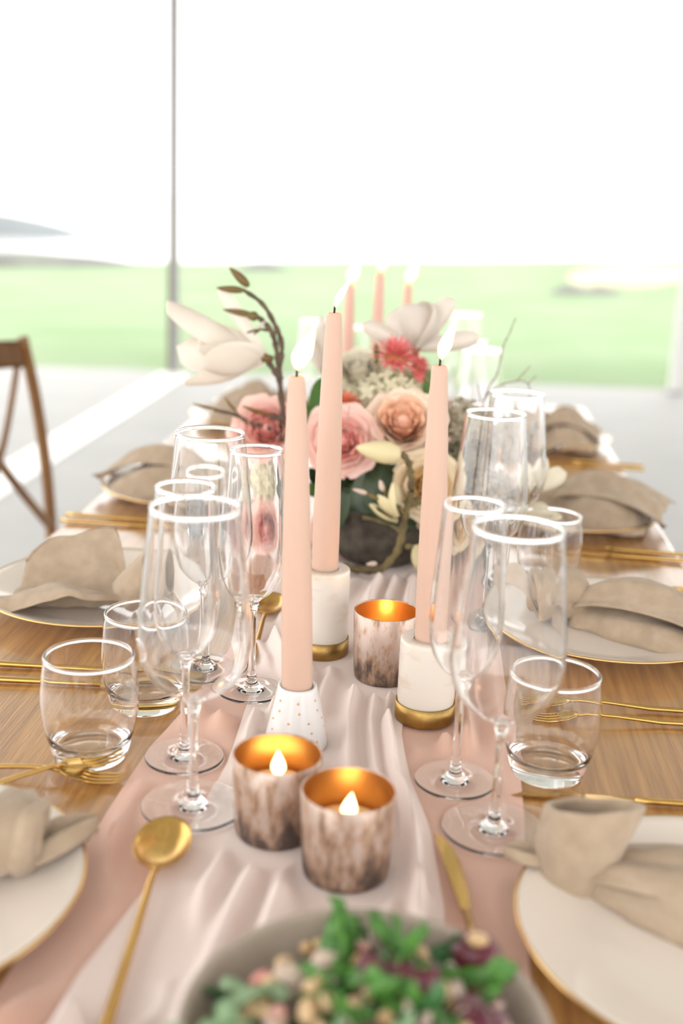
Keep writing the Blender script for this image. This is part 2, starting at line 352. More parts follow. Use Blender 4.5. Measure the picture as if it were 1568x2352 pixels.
F_BOWL = [(.0003, .088), (.0055, .0883), (.0085, .091), (.0180, .099), (.0255, .113), (.0284, .132), (.0286, .146), (.0270, .172), (.0248, .204), (.0234, .2290)]
wine = stem_glass('wine_glass', 'nearest left wine glass, standing behind the round gold spoon', 'wine glass', (-.167, .767, IZ), .039, .086, W_BOWL, .2335)
wine['group'] = 'stemmed wine glasses'
for loc, lab in (((-.212, 1.035, CZ), 'empty wine glass in front of the left pink rose, beside a sharp flute'),
                 ((.058, .775, CZ), 'nearest right wine glass, beside the big knotted napkin'),
                 ((.058, 1.225, CZ), 'wine glass in front of the dusty flowers on the right'),
                 ((.088, 1.368, CZ), 'wine glass just behind another one under the bare twigs'),
                 ((.056, 1.800, TZ), 'blurred wine glass right of the far white magnolia'),
                 ((.039, 2.38, TZ), 'most distant blurred wine glass on the right, beside the magnolia petals'),
                 ((-.234, 2.098, TZ), 'blurred wine glass behind the flame of the left candle')):
    dup(wine, loc, label=lab)
flute = stem_glass('champagne_flute', 'nearest left champagne flute, overlapped by a wine glass', 'champagne flute', (-.192, .847, CZ), .0325, .088, F_BOWL, .229)
flute['group'] = 'champagne flutes'
for loc, lab in (((-.160, .984, IZ), 'sharp champagne flute beside the left candle and the back spoon'),
                 ((.029, .840, IZ), 'champagne flute in front of the right marble candle holder'),
                 ((.046, 1.945, TZ), 'blurred champagne flute right of the far magnolia behind a wine glass'),
                 ((-.160, 2.076, TZ), 'blurred champagne flute between the two far left candles')):
    dup(flute, loc, label=lab)
def tumbler(label, loc):
    t = thing('tumbler', label, 'glass', loc, 0, 'low water tumblers')
    o = [(.0250, .0004), (.0278, .0004), (.0286, .0007), (.0293, .0016)] + smoothprof([(.0298, .0030), (.0325, .012), (.0372, .030), (.0393, .050), (.0384, .068), (.0358, .0875)], 6)
    bead = [(.0350 + .0013 * math.cos(a), .0882 + .0013 * math.sin(a)) for a in [PI * k / 8 for k in range(-1, 10)]]
    inner = [(r - .0016, z) for r, z in reversed(o) if z > .021]
    pr = [(.0003, .0004)] + o + bead + inner + [(.0318, .0185), (.0300, .0163), (.0265, .0150), (.022, .0145), (.0003, .014)]
    part('body', lathe(pr, 72, False), 'clear_glass', t)
    return t
tum = tumbler('nearest left tumbler on the oak beside the gold fork', (-.269, .841, TZ))
for loc, lab in (((-.250, .945, TZ), 'left tumbler half hidden behind the nearest left tumbler'), ((.105, .876, TZ), 'right tumbler on the oak behind the big knotted napkin'),
                 ((.142, 1.375, TZ), 'right tumbler in front of the brown draped napkin'), ((-.315, 1.491, TZ), 'left tumbler seen through the rim of the back wine glass'),
                 ):
    dup(tum, loc, label=lab)

# ------------------------------------------------------------------ candles, holders and votives
def flame_vf(h, w, lean):
    prof = smoothprof([(.02, 0), (.55, .10), (.92, .26), (1.0, .38), (.80, .58), (.42, .80), (.04, 1.0)], 4); vs, fs = lathe(prof, 16)
    return [(x * w / 2 + lean * h * (z ** 1.5), y * w / 2, z * h) for x, y, z in vs], fs
def warm_light(name, parent, loc, power, r=.004):
    l = bpy.data.lights.new(name, 'POINT'); l.energy = power * .24; l.color = (1.0, .55, .22); l.shadow_soft_size = r
    o = bpy.data.objects.new(name, l); COL.objects.link(o); o.parent = parent; o.location = loc
def taper(label, loc, length, r0, r1, lean, flame=(.034, .0115, .38), tilt=(0, 0), mat='candle_wax', power=.12, bend=0.0):
    t = thing('taper_candle', label, 'candle', loc, 0, 'lit taper candles')
    T = lambda z: V(tilt[0] * z / length, tilt[1] * z / length, z)
    vs, fs = lathe(smoothprof([(r0, 0), (r0 * .995, length * .3), ((r0 + r1) * .51, length * .72), (r1, length - .004)], 6) + [(r1 * .95, length - .0015), (r1 * .72, length), (r1 * .3, length - .0006)], 40)
    wx = part('wax', ([T(z) + V(x, y, 0) for x, y, z in vs], fs), mat, t)
    e = T(length)
    part('wick', tube([e - V(0, 0, .001), e + V(.0002, 0, .004), e + V(.001, 0, .008), e + V(.003, 0, .010)], [.0009, .0010, .0012, .0007], 8), 'wick', wx)
    fl = part('flame', flame_vf(*flame), 'flame', t); fl.location = e + V(.0012, -.0004, .0045)
    warm_light('candle_light', t, e + V(.004, 0, .018), power)
    return t
# near candles
hz = IZ
t = thing('candle_holder', 'white ceramic cone holder with small copper dots', 'candle holder', (-.105, .885, hz))
con = [(.0003, 0), (.0265, 0), (.0272, .0015), (.0262, .006), (.0168, .0450), (.0163, .0470), (.0150, .0474), (.0132, .0462), (.0132, .030), (.0003, .029)]
part('body', lathe([(a, b * 1.12) for a, b in con], 56), 'ceramic_white', t)
dot = mesh('dot', lathe([(.0001, .0003), (.0010, .00025), (.0011, -.0004)], 12), 'copper_dot')
for k, (zz, n, off) in enumerate(((.009, 9, 0), (.0165, 8, .5), (.024, 8, 0), (.0315, 7, .5), (.039, 7, .1))):
    r = .0262 + (.0168 - .0262) * (zz - .006) / .039
    for i in range(n):
        a = 2 * PI * (i + off) / n + .3 * k
        obj('dot', dot, t, aim(V(r * math.cos(a), r * math.sin(a), zz * 1.12), V(math.cos(a), math.sin(a), .24)))
taper('front left pale pink taper candle standing in the dotted cone holder', (-.105, .885, hz + .0327), .277, .0128, .0068, .35, tilt=(-.010, .01), flame=(.036, .0155, .34))
def marble_holder(label, loc, h, r):
    t = thing('candle_holder', label, 'candle holder', loc)
    part('brass_base', lathe([(.0003, 0), (r * 1.04, 0), (r * 1.06, .001), (r * 1.06, .0165), (r * 1.02, .0168), (r * .99, .012), (.0003, .012)], 56), 'brass_aged', t)
    part('marble_body', lathe([(.0003, .0121), (r * .97, .0121), (r * .985, .015), (r, .020), (r, h - .004), (r * .985, h - .001), (r * .94, h), (.0140, h), (.0136, h - .001), (.0136, h - .016), (.0003, h - .0165)], 64), 'marble', t)
    return t
marble_holder('right marble candle holder on a brass base, beside the flute', (.002, .956, hz), .0755, .0255)
taper('right pale pink taper candle standing in the shorter marble holder', (.002, .956, hz + .0755 - .0163), .256, .0125, .0068, .2, tilt=(-.006, .006), flame=(.034, .0110, .30))
marble_holder('taller marble candle holder on a brass base, behind the front left candle', (-.106, 1.092, hz), .0895, .0255)
taper('tallest near taper candle, leaning in the taller marble holder', (-.106, 1.092, hz + .0895 - .0163), .268, .0132, .0076, .2, tilt=(-.001, .006), flame=(.030, .0085, .52))
# far candles
def plain_holder(label, loc):
    t = thing('candle_holder', label, 'candle holder', loc)
    part('body', lathe([(.0003, 0), (.024, 0), (.0245, .002), (.021, .02), (.0165, .044), (.0150, .045), (.0123, .044), (.0121, .03), (.0003, .0295)], 40), 'ceramic_white', t)
for (x, y, zt, nm) in ((-.169, 2.0, .307, 'far left taper candle with a bright blurred flame'), (-.119, 2.0, .329, 'far middle taper candle, the tallest of the far three'), (-.077, 2.2, .298, 'far right thin taper candle above the white magnolia')):
    plain_holder('small white candle holder under the ' + nm.split(' taper')[0].replace(' thin', '') + ' candle', (x, y, hz))
    taper(nm, (x, y, hz + .030), TZ + zt - hz - .030, .0118, .0075, .2, flame=(.042, .017, .30), mat='candle_wax_dusk', power=.1)
def votive(label, loc, r, h, dark=False, seed=0, fl=(.020, .011, .1), wax=.58, fo=(0, 0)):
    t = thing('votive_holder', label, 'votive', loc, seed, 'mercury glass votives')
    z = lambda f: f * h
    part('glass', lathe([(.0003, 0), (r * .86, 0), (r * .90, .0015), (r * .925, .006), (r * .96, z(.4)), (r, h - .0005), (r - .0006, h + .0004), (r - .0012, h), (r * .96 - .0018, z(.4)), (r * .90 - .0012, .004), (.0003, .0035)], 64), 'mercury_dark' if dark else 'mercury', t)
    part('lining', lathe([(r - .0016, h - .0004), (r * .96 - .0022, z(.4)), (r * .90 - .0020, .0045)], 64, False), 'gold_lining', t)
    zz = z(wax)
    wx = part('wax', lathe([(.0003, .0046), (r * .9 - .004, .0046), (r * .95 - .0045, zz - .001), (r * .95 - .0055, zz), (.003, zz - .0012), (.0003, zz - .0012)], 48), 'votive_wax', t)
    part('wick', tube([(fo[0], fo[1], zz - .002), (fo[0], fo[1], zz + .004), (fo[0] + .001, fo[1], zz + .006)], [.0009, .001, .0006], 6), 'wick', wx)
    f = part('flame', flame_vf(*fl), 'flame', t); f.location = (fo[0], fo[1], zz + .002)
    warm_light('candle_light', t, (fo[0], fo[1], zz + .012), .085, .005)
votive('nearest mottled gold mercury glass votive, right of its twin', (-.046, .700, hz), .0325, .062, seed=.4, fo=(.001, .002))
votive('mottled silver votive with dark bottom, left of its nearest twin', (-.101, .744, hz), .0325, .0615, seed=2.0, fo=(.010, -.004))
votive('sharp mercury glass votive tucked behind the right marble holder', (-.040, 1.040, hz), .0315, .068, seed=4.1, fo=(.004, .004), wax=.60, fl=(.014, .006, .1))

# ------------------------------------------------------------------ plates
def plate(label, x, y):
    t = thing('dinner_plate', label, 'plate', (x, y, TZ), 0, 'gold rimmed dinner plates')
    pr = [(.0003, .003), (.070, .003), (.074, 0), (.080, .001), (.086, .004), (.105, .009), (.126, .0155), (.1335, .0190)]
    top = [(.1345, .0200), (.1335, .0212), (.126, .0185), (.105, .0120), (.088, .0075), (.080, .0060), (.0003, .0060)]
    di = part('dish', lathe(pr + top, 96), 'porcelain', t)
    part('rim', lathe([(.1325, .0207), (.1337, .0215), (.1353, .0206), (.1350, .0193), (.1338, .0187), (.1345, .0200)], 96, False), 'gold_rim', di)
    return t
pl = plate('nearest left gold rimmed plate, cut by the picture border', -.343, .618)
PLATES = {'L1': (-.343, .618), 'L2': (-.365, 1.205), 'L3': (-.375, 1.690), 'L4': (-.375, 2.30), 'R1': (.201, .650), 'R2': (.192, 1.215), 'R3': (.196, 1.690), 'R4': (.196, 2.25)}
for k, lab in (('L2', 'left plate under the puffed pale napkin, behind the tumblers'), ('L3', 'left plate third from the front, under a pointed dark napkin'), ('L4', 'farthest left plate beside the pink rose'),
               ('R1', 'nearest right gold rimmed plate under the big knotted napkin'), ('R2', 'right plate second from the front, behind the tumbler'), ('R3', 'right plate under the wide draped brown napkin'), ('R4', 'farthest right plate near the end of the table')):
    dup(pl, (*PLATES[k], TZ), label=lab)

# ------------------------------------------------------------------ linen napkins: knot, fan and tip (local +x points to the knot's tip)
def loft(stations, nth=40, ripple=0.0, kk=5, ph=0.0, seed=0.0, wr=.002):
    """stations: (x, y, z, width, height) along the cloth, closed puffy cross-section with folds"""
    st = smoothprof(stations, 5); n = len(st)
    def f(u, v):
        i = min(n - 1, int(round(v * (n - 1)))); x, y, z, w, h = st[i]
        a = st[max(0, i - 1)]; b = st[min(n - 1, i + 1)]; dx, dy = b[0] - a[0], b[1] - a[1]; L = math.hypot(dx, dy) or 1; nx, ny = -dy / L, dx / L
        th = 2 * PI * u; s = math.cos(th); c = math.sin(th)
        rr = 1 + ripple * math.cos(kk * th + ph + 1.6 * v) * (.3 + .7 * v)
        px = s * w / 2; pz = (c * h * rr if c > 0 else c * h * .05)
        q = V(x + nx * px, y + ny * px, z + pz)
        if c > -.2: q += V(noise.noise(q * 45 + V(seed, 0, 0)), noise.noise(q * 45 + V(0, seed, 5)), abs(noise.noise(q * 38 + V(3, 0, seed)))) * wr
        return q
    vs, fs = grid(nth, n, f, True)
    fs.append(tuple(range(nth - 1, -1, -1))); fs.append(tuple((n - 1) * nth + k for k in range(nth)))
    return vs, fs
def sheet(pts_fn, nu=30, nv=24, th=.0016):
    vs, fs = grid(nu, nv, pts_fn); n = len(vs)
    vs2 = [Vector(v) - V(0, 0, th) for v in vs]; out = list(vs) + vs2; f2 = [tuple(n + i for i in reversed(f)) for f in fs]
    rim = [i for i in range(nu)] + [j * nu + nu - 1 for j in range(1, nv)] + [(nv - 1) * nu + i for i in range(nu - 2, -1, -1)] + [j * nu for j in range(nv - 2, 0, -1)]
    sd = [(rim[k], n + rim[k], n + rim[(k + 1) % len(rim)], rim[(k + 1) % len(rim)]) for k in range(len(rim))]
    return out, fs + f2 + sd
def knot_vf(r, w, seed, single=False):
    nu, nv = 48, 20; vs, fs = [], []
    for q, (tilt, rs, ws, off) in enumerate(((.22, 1.0, 1.0, 0.0),) if single else ((.30, 1.0, 1.0, 0.0), (-.42, .88, .62, .35))):
        b0 = len(vs)
        for j in range(nv):
            for i in range(nu):
                a = 2 * PI * i / nu; b = 2 * PI * j / nv
                rr = r * rs * (1 + .09 * math.sin(2 * a + seed + q) + .04 * math.sin(5 * a + seed))
                cb, sb_ = math.cos(b), math.sin(b)
                sx = math.copysign(abs(cb) ** .75, cb) * w * ws / 2 * (1 + .25 * math.cos(a - 1.0 - q)) + off * w
                th = math.copysign(abs(sb_) ** .8, sb_) * (.0042 if single else .0075) + .0022 * math.sin(sx / w * 13 + a * 1.5 + seed)
                y, z = math.cos(a) * (rr + th), math.sin(a) * (rr + th)
                p = V(sx * math.cos(tilt) - y * math.sin(tilt), sx * math.sin(tilt) + y * math.cos(tilt), z * .95 + r * .93)
                vs.append(p + V(0, 0, 1) * .0018 * noise.noise(p * 70 + V(seed, 0, 0)))
        fs += [(b0 + j * nu + i, b0 + j * nu + (i + 1) % nu, b0 + ((j + 1) % nv) * nu + (i + 1) % nu, b0 + ((j + 1) % nv) * nu + i) for j in range(nv) for i in range(nu)]
    zmin = min(v.z for v in vs)
    return [v - V(0, 0, zmin) for v in vs], fs
def loop_vf(rx, ry, h, seed):
    prof = [(0, .80, 0), (0, .84, .04), (0, .92, .3), (0, 1.0, .6), (0, 1.05, .9), (0, 1.04, .985), (0, .98, 1.0), (0, .90, .985), (0, .87, .9), (0, .84, .6), (0, .78, .3), (0, .70, .08)]
    prof = smoothprof(prof, 3); n = len(prof)
    def f(u, v):
        _, k, z = prof[min(n - 1, int(round(v * (n - 1))))]; a = 2 * PI * u
        fold = 1 + .035 * math.sin(3 * a + seed + z * 1.5) + .02 * math.sin(7 * a + z * 3)
        top = h * (1 + .16 * math.cos(a - 2.2))
        return V(rx * k * fold * math.cos(a) - .012 * z, ry * k * fold * math.sin(a), z * top)
    return grid(56, n, f, True)
def napkin(label, loc, rz, seed, fan=(.19, .15, .045), knot=(.022, .045), tip=(.07, .05, .035), side=0.0, flap=None, single=False):
    t = thing('napkin', label, 'napkin', loc, rz, 'knotted linen napkins')
    L, wd, h = fan
    part('fan', loft([(-.005, 0, 0, .030, .030), (-.03, side * .1, 0, .05, h * .8), (-L * .35, side * .35, 0, wd * .72, h), (-L * .65, side * .7, 0, wd * .98, h * .96), (-L * .88, side * .95, 0, wd, h * .62), (-L, side, 0, wd * .82, h * .26)], 56, .24, 5, seed, seed, .0045), 'linen', t)
    if flap:
        fl, fw, fz, fs_ = flap
        def ff(u, v):
            s = (u - .5) * 2; w = .022 + (fw - .022) * v ** .8
            return V(-.005 - fl * v - .012 * s * s * v, fs_ * v + s * w, .012 + fz * math.sin(PI * min(1, .15 + v * .8)) * (1 - .45 * s * s) + .006 * math.cos(s * 7 + seed) * v + .004 * noise.noise(V(s * 3, v * 4, seed)))
        part('flap', sheet(ff), 'linen', t)
    if single:
        k = part('knot', loop_vf(knot[0], knot[0] * .86, knot[1], seed), 'linen', t); k.location = (.006, 0, 0)
    else:
        k = part('knot', knot_vf(knot[0], knot[1], seed), 'linen', t); k.rotation_euler = (0, 0, .25 * math.sin(seed * 3)); k.location = (.008, 0, 0)
    tl, tw, th = tip
    def tf(u, v):
        s = (u - .5) * 2; w = tw / 2 * (.55 + .9 * v - 1.42 * v * v)
        return V(.02 + tl * v, s * w + .012 * v, .016 + th * math.sin(v * 2.0) * (1 - .35 * s * s) + .004 * math.cos(s * 6 + seed))
    part('tip', sheet(tf, 20, 18), 'linen', t)
    return t
def trough_vf(L, wb, hb, wf, hf, seed):
    def f(u, v):
        x = -.002 - L * v; q = sstep(0, .28, v)
        if u < .42:                                                   # front lip, bending outwards
            k = 1 - u / .42; h = (.016 + (hf - .016) * sstep(0, .38, v)) * (1 - .72 * sstep(.40, 1, v)); w = .010 + (wf - .010) * q
            y = -w * (k ** .8); z = .004 + h * math.sin(k * PI * .62) / math.sin(PI * .62) * (1 if k < .8 else 1 - (k - .8) * 1.2)
        else:                                                         # back wall, domed
            k = (u - .42) / .58; h = (.018 + (hb - .018) * sstep(0, .30, v)) * math.sqrt(max(0, 1 - ((v - .42) / .66) ** 2)) ** .9; w = .008 + (wb - .008) * q * math.sqrt(max(0, 1 - max(0, (v - .5) / .62) ** 2))
            y = w * k ** .75 * (1 - .25 * max(0, k - .7)); z = .004 + h * (k ** 1.5) * (1 - .10 * math.cos(v * 9 + seed))
        fold = .0045 * math.sin(u * 17 + v * 5 + seed) * q + .0030 * noise.noise(V(u * 6, v * 7, seed)) * q + .0045 * math.exp(-((u - .70 - .10 * v) / .05) ** 2) * q
        return V(x + .010 * math.sin(u * PI) * v + .030 * max(0, u - .55) * v * v, y + fold * .6, max(.0015, z + fold))
    return sheet(f, 60, 34, .0014)
PZ = TZ + .0065
t = thing('napkin', 'puffed pale linen napkin on the left plate behind the tumblers', 'napkin', (-.316, 1.160, PZ), -.02, 'knotted linen napkins')
part('fan', trough_vf(.150, .062, .066, .058, .036, 1.0), 'linen', t)
part('knot', loop_vf(.0235, .022, .050, 1.3), 'linen', t, mw=Matrix.Translation(V(-.016, 0, .016)) @ Matrix.Rotation(1.0, 4, 'Y') @ Matrix.Rotation(.5, 4, 'Z'))
part('tip', sheet(lambda u, v: V(.012 + .050 * v, (u - .5) * .05 * (1 - v * .7) - .012 * v, .006 + .022 * math.sin(1 + v * 2) * (1 - v) + .003 * math.cos(u * 9)), 18, 14), 'linen', t)
napkin('large knotted linen napkin on the nearest right plate', (.112, .706, PZ), PI - .22, 2.2, fan=(.17, .11, .030), knot=(.031, .060), tip=(.030, .04, .006), side=.01, flap=(.16, .048, .022, .0), single=True)
napkin('linen napkin knotted on the nearest left plate, cut by the border', (-.278, .655, PZ), .35, 3.1, fan=(.15, .12, .045), knot=(.022, .04), tip=(.05, .06, .012), side=.0)
napkin('knotted linen napkin on the second right plate, its corner pointing up', (.150, 1.225, PZ), PI - .12, 4.4, fan=(.165, .12, .036), knot=(.021, .045), tip=(.050, .062, .048), side=.01, flap=(.16, .060, .048, .03))
napkin('wide brown linen napkin draped over the third right plate', (.165, 1.70, PZ), PI - .25, 5.2, fan=(.150, .17, .058), knot=(.022, .045), tip=(.05, .05, .03), side=-.01, flap=(.165, .085, .060, .0))
napkin('pointed brown linen napkin on the farthest right plate', (.185, 2.24, PZ), PI - .2, 6.0, fan=(.12, .13, .045), knot=(.024, .05), tip=(.03, .06, .055), flap=(.11, .05, .062, .0))
napkin('pointed dark linen napkin on the third left plate', (-.33, 1.675, PZ), -.15, 7.3, fan=(.155, .13, .045), knot=(.022, .045), tip=(.04, .04, .01), flap=(.175, .035, .060, .0))
napkin('blurred linen napkin on the farthest left plate', (-.33, 2.31, PZ), .1, 8.8, fan=(.14, .14, .055), knot=(.026, .05), tip=(.05, .05, .03), flap=(.10, .06, .07, .02))

# ------------------------------------------------------------------ gold cutlery (local +x points from handle to head)
def fork(label, loc, rz, z=.0):
    t = thing('fork', label, 'fork', (loc[0], loc[1], TZ + z), rz, 'slim gold forks')
    part('handle', tube([(-.135, 0, .0035), (-.12, 0, .0036), (-.05, 0, .0040), (-.01, 0, .0075), (.012, 0, .0085), (.026, 0, .0065)], [.0030, .0032, .0028, .0022, .0021, .0022], 10, .8), 'gold', t)
    hd = part('head', sheet(lambda u, v: V(.022 + .020 * v, (u - .5) * (.005 + .0145 * min(1, v * 1.8) ** .7), .0078 - .0035 * v + .0012 * (2 * u - 1) ** 2), 10, 8, .0012), 'gold', t)
    for k in range(4):
        y = (k - 1.5) * .0052
        part('tine', tube([(.040, y, .0042), (.052, y, .0028), (.064, y * .98, .0035), (.074, y * .95, .0062)], [.0014, .0013, .0011, .0005], 6), 'gold', hd)
    return t
def knife(label, loc, rz, z=.0):
    t = thing('knife', label, 'knife', (loc[0], loc[1], TZ + z), rz, 'slim gold knives')
    part('handle', tube([(-.125, 0, .0036), (-.11, 0, .0038), (-.03, 0, .0034), (0, 0, .0034)], [.0030, .0034, .0030, .0028], 10, .9), 'gold', t)
    part('blade', ([V(x, y, z_) for x, y, z_ in [(0, -.003, .0024), (.02, -.0065, .0022), (.06, -.008, .0022), (.085, -.005, .0022), (.096, .003, .0022), (.06, .004, .0022), (.02, .0035, .0022), (0, .003, .0024)]] +
                   [V(x, y, z_) for x, y, z_ in [(0, -.003, .0046), (.02, -.0065, .0028), (.06, -.008, .0026), (.085, -.005, .0026), (.096, .003, .0030), (.06, .004, .0042), (.02, .0035, .0044), (0, .003, .0046)]],
                  [(7, 6, 5, 4, 3, 2, 1, 0), (8, 9, 10, 11, 12, 13, 14, 15)] + [(i, (i + 1) % 8, 8 + (i + 1) % 8, 8 + i) for i in range(8)]), 'gold', t, False)
    return t
def spoon(label, loc, rz, z=.0, r=.019, hl=.155):
    t = thing('spoon', label, 'spoon', (loc[0], loc[1], z), rz, 'round gold spoons')
    part('handle', tube([(-r - hl, 0, .0030), (-r - hl * .9, 0, .0034), (-r - hl * .4, 0, .0045), (-r - .02, 0, .0075), (-r, 0, .0078), (-r + .004, 0, .0072)], [.0032, .0036, .0028, .0023, .0024, .0022], 10, .75), 'gold', t)
    pr = [(.0003, 0), (r * .4, .0006), (r * .75, .0032), (r * .95, .0066), (r, .0082), (r * .985, .0087), (r * .93, .0074), (r * .72, .0042), (r * .4, .0018), (.0003, .0012)]
    vs, fs = lathe(pr, 48); part('bowl', ([((x + r) * 1.62 - r - .002, y * .98, z_ * 1.15) for x, y, z_ in vs], fs), 'gold', t)
    return t
spoon('round gold spoon lying on the ivory cloth at the front left', (-.173, .689, IZ + .001), PI / 2 + .07, IZ + .001, .0205, .17)
spoon('gold spoon lying on the cloth behind the sharp flute', (-.178, 1.19, IZ), PI / 2 + .05, IZ, .021, .125)
knife('gold knife lying on the pink cloth behind the salad bowl', (.036, .655, 0), PI / 2 + .20, .0075)
knife('front gold knife beside the second left plate', (-.300, .974, 0), .08, .0)
knife('rear gold knife beside the second left plate', (-.300, 1.008, 0), .06, .0)
fork('gold fork beside the nearest left tumbler, above the front plate', (-.302, .798, 0), .0, .001)
fork('gold fork crossing at a slant above the nearest left plate', (-.292, .775, 0), .72, .010)
fork('rear gold fork seen through the right tumbler', (.160, 1.010, 0), PI + .03, .0)
fork('front gold fork seen through the right tumbler', (.165, .980, 0), PI + .06, .0)
knife('gold knife behind the second right plate', (.205, 1.372, 0), PI + .06, .0)
knife('gold knife behind the nearest right plate', (.170, .834, 0), PI + .03, .0)
knife('rear gold knife before the third right plate', (.235, 1.535, 0), PI - .06)
knife('front gold knife before the third right plate', (.230, 1.505, 0), PI - .04)
knife('rear gold knife before the farthest right plate', (.245, 2.095, 0), PI - .08)
knife('front gold knife before the farthest right plate', (.242, 2.062, 0), PI - .06)
knife('rear gold knife before the third left plate', (-.395, 1.528, 0), -.03)
knife('front gold knife before the third left plate', (-.392, 1.500, 0), .0)
fork('gold fork behind the second left plate', (-.355, 1.368, 0), .05)

# ------------------------------------------------------------------ cross-back chair
ch = thing('cross_back_chair', 'brown wooden cross-back chair at the left of the table', 'chair', (-.66, 2.175, 0))
bx_ = -.20                                             # the back stands behind the seat, facing the table
top = [(bx_ + .03, -.30, .37), (bx_, -.29, .60), (bx_ - .015, -.245, .78), (bx_ - .02, -.18, .875), (bx_ - .02, 0, .895), (bx_ - .02, .18, .875), (bx_ - .015, .245, .78), (bx_, .29, .60), (bx_ + .03, .30, .37)]
def stick(name, pts, r, parent=ch, flat=1.0, n=6, up=V(1, 0, 0)): return part(name, tube(smoothprof(pts, n), r, 10, flat, up), 'chair_wood', parent)
stick('upright', [(bx_ + .02, .205, .0), (bx_ + .012, .228, .40), (bx_ + .005, .222, .60), (bx_ - .002, .190, .76), (bx_ - .008, .140, .895)], .0125)
stick('upright', [(bx_ + .02, -.205, .0), (bx_ + .012, -.228, .40), (bx_ + .005, -.222, .60), (bx_ - .002, -.190, .76), (bx_ - .008, -.140, .895)], .0125)
part('top_rail', sheet(lambda u, v: V(bx_ - .010 + .012 * math.cos(u * PI * 2) - .008 + .0 * v, (u - .5) * .29, .835 + .056 * v + .010 * math.sin(PI * u)), 24, 6, .0), 'chair_wood', ch)
ch.children[-1].modifiers.new('solid', 'SOLIDIFY').thickness = .022
stick('cross_slat', [(bx_ + .015, .215, .47), (bx_ - .01, .10, .585), (bx_ - .015, -.03, .70), (bx_ - .02, -.12, .845)], .012, flat=.5)
stick('cross_slat', [(bx_ + .010, -.215, .47), (bx_ - .01, -.10, .585), (bx_ - .012, .03, .70), (bx_ - .018, .135, .845)], .012, flat=.5)
part('seat', box(-.19, .20, -.215, .215, .405, .432, .012), 'rattan', ch)
for s in (-1, 1):
    stick('leg', [(.17, s * .185, 0), (.165, s * .18, .25), (.16, s * .175, .43)], .015)
    stick('stretcher', [(.165, s * .18, .22), (bx_ + .02, s * .21, .22)], .009)

# ------------------------------------------------------------------ flowers
rnd = random.Random(5)
def petal_vf(r, h, span, flare, curl=0.0, n=9, m=9, ruff=0.0, ph=0.0):
    def f(u, v):
        s = (u - .5) * 2; wv = math.sin(PI * (.16 + .62 * v)) ** .7          # narrow foot, broad top
        a = s * span * wv
        rr = r * (.30 + .70 * v ** .55) + flare * v ** 3 * (1 - .25 * abs(s)) + ruff * math.sin(s * 6 + ph) * v
        tip = h * (v * (1 - .16 * s * s * v)) - curl * max(0, v - .72) ** 1.5
        return V(rr * math.sin(a), -rr * math.cos(a), tip)
    return grid(n, m, f)
def rose(label, loc, d, R, inner, outer, seed, group='garden roses'):
    rg = random.Random(seed)
    t = thing('rose', label, 'rose', loc, 0, group)
    base = Vector(d).normalized() * (-R * .62)
    rings = [(3, .10, 1.00, 1.25, .00, 0), (4, .20, 1.03, 1.10, .01, 0), (4, .30, 1.05, 1.05, .02, 0), (5, .41, 1.06, .92, .03, .0), (5, .53, 1.04, .88, .05, .02), (6, .66, .99, .80, .10, .06), (6, .78, .90, .78, .18, .14), (6, .86, .74, .76, .32, .25)]
    for k, (n, r, h, span, fl, cu) in enumerate(rings):
        me = mesh('petal', petal_vf(r * R, h * R * 1.0, span, fl * R, cu * R * 3, ruff=.03 * R, ph=k), inner if k < 5 else outer)
        for i in range(n):
            a = 2 * PI * i / n + k * .7 + rg.uniform(-.15, .15)
            mw = aim(base, d, a) @ Matrix.Rotation(rg.uniform(-.06, .1), 4, 'X') @ Matrix.Scale(rg.uniform(.95, 1.06), 4)
            obj('petal', me, t, mw)
    cx_ = part('calyx', tube([base - Vector(d).normalized() * R * .15, base, base + Vector(d).normalized() * R * .25], [R * .10, R * .24, R * .20], 10), 'leaf_fresh', t)
    part('heart', tube([base + Vector(d).normalized() * R * f for f in (.05, .35, .70, .92, .97)], [R * .2, R * .34, R * .26, R * .12, R * .02], 12), inner, t)
    part('stem', tube([base - Vector(d).normalized() * R * .12, base - Vector(d).normalized() * R * .6 - V(0, 0, R * .2)], .0025, 6), 'stem_green', cx_)
    return t
def L(x, y, z): return (x, y, TZ + z)
rose('pink garden rose left of the front left candle', L(-.220, 1.43, .163), (.05, -.92, .40), .040, 'rose_pink', 'rose_pink_edge', 1)
rose('pink garden rose behind the middle candle', L(-.121, 1.395, .160), (.10, -.92, .35), .043, 'rose_pink', 'rose_pink_edge', 2)
rose('peach rose between the middle and right candles', L(-.047, 1.42, .183), (.0, -.80, .60), .046, 'rose_peach', 'rose_peach_edge', 3)
rose('cream yellow rose beside the right candle', L(-.012, 1.385, .112), (.15, -.92, .25), .040, 'rose_cream', 'rose_cream_edge', 4)
rose('small cream rose low on the right of the right candle', L(.018, 1.40, .062), (.35, -.9, .10), .033, 'rose_cream', 'rose_cream_edge', 5)
rose('pink rose low on the left, seen through the flute', L(-.208, 1.42, .036), (-.1, -.95, .1), .033, 'rose_pink', 'rose_pink_edge', 6)
rose('pink rose low behind the middle candle beside the stone bowl', L(-.128, 1.41, .034), (-.2, -.92, .15), .030, 'rose_pink_edge', 'rose_pink_edge', 7)
rose('white rose at the top of the bouquet', L(-.112, 1.50, .236), (.0, -.55, .85), .034, 'rose_white', 'rose_white', 8)
rose('pale peach rose bowing low under the cream roses', L(-.030, 1.40, .055), (.0, -.85, -.15), .028, 'rose_cream_edge', 'rose_cream_edge', 9)
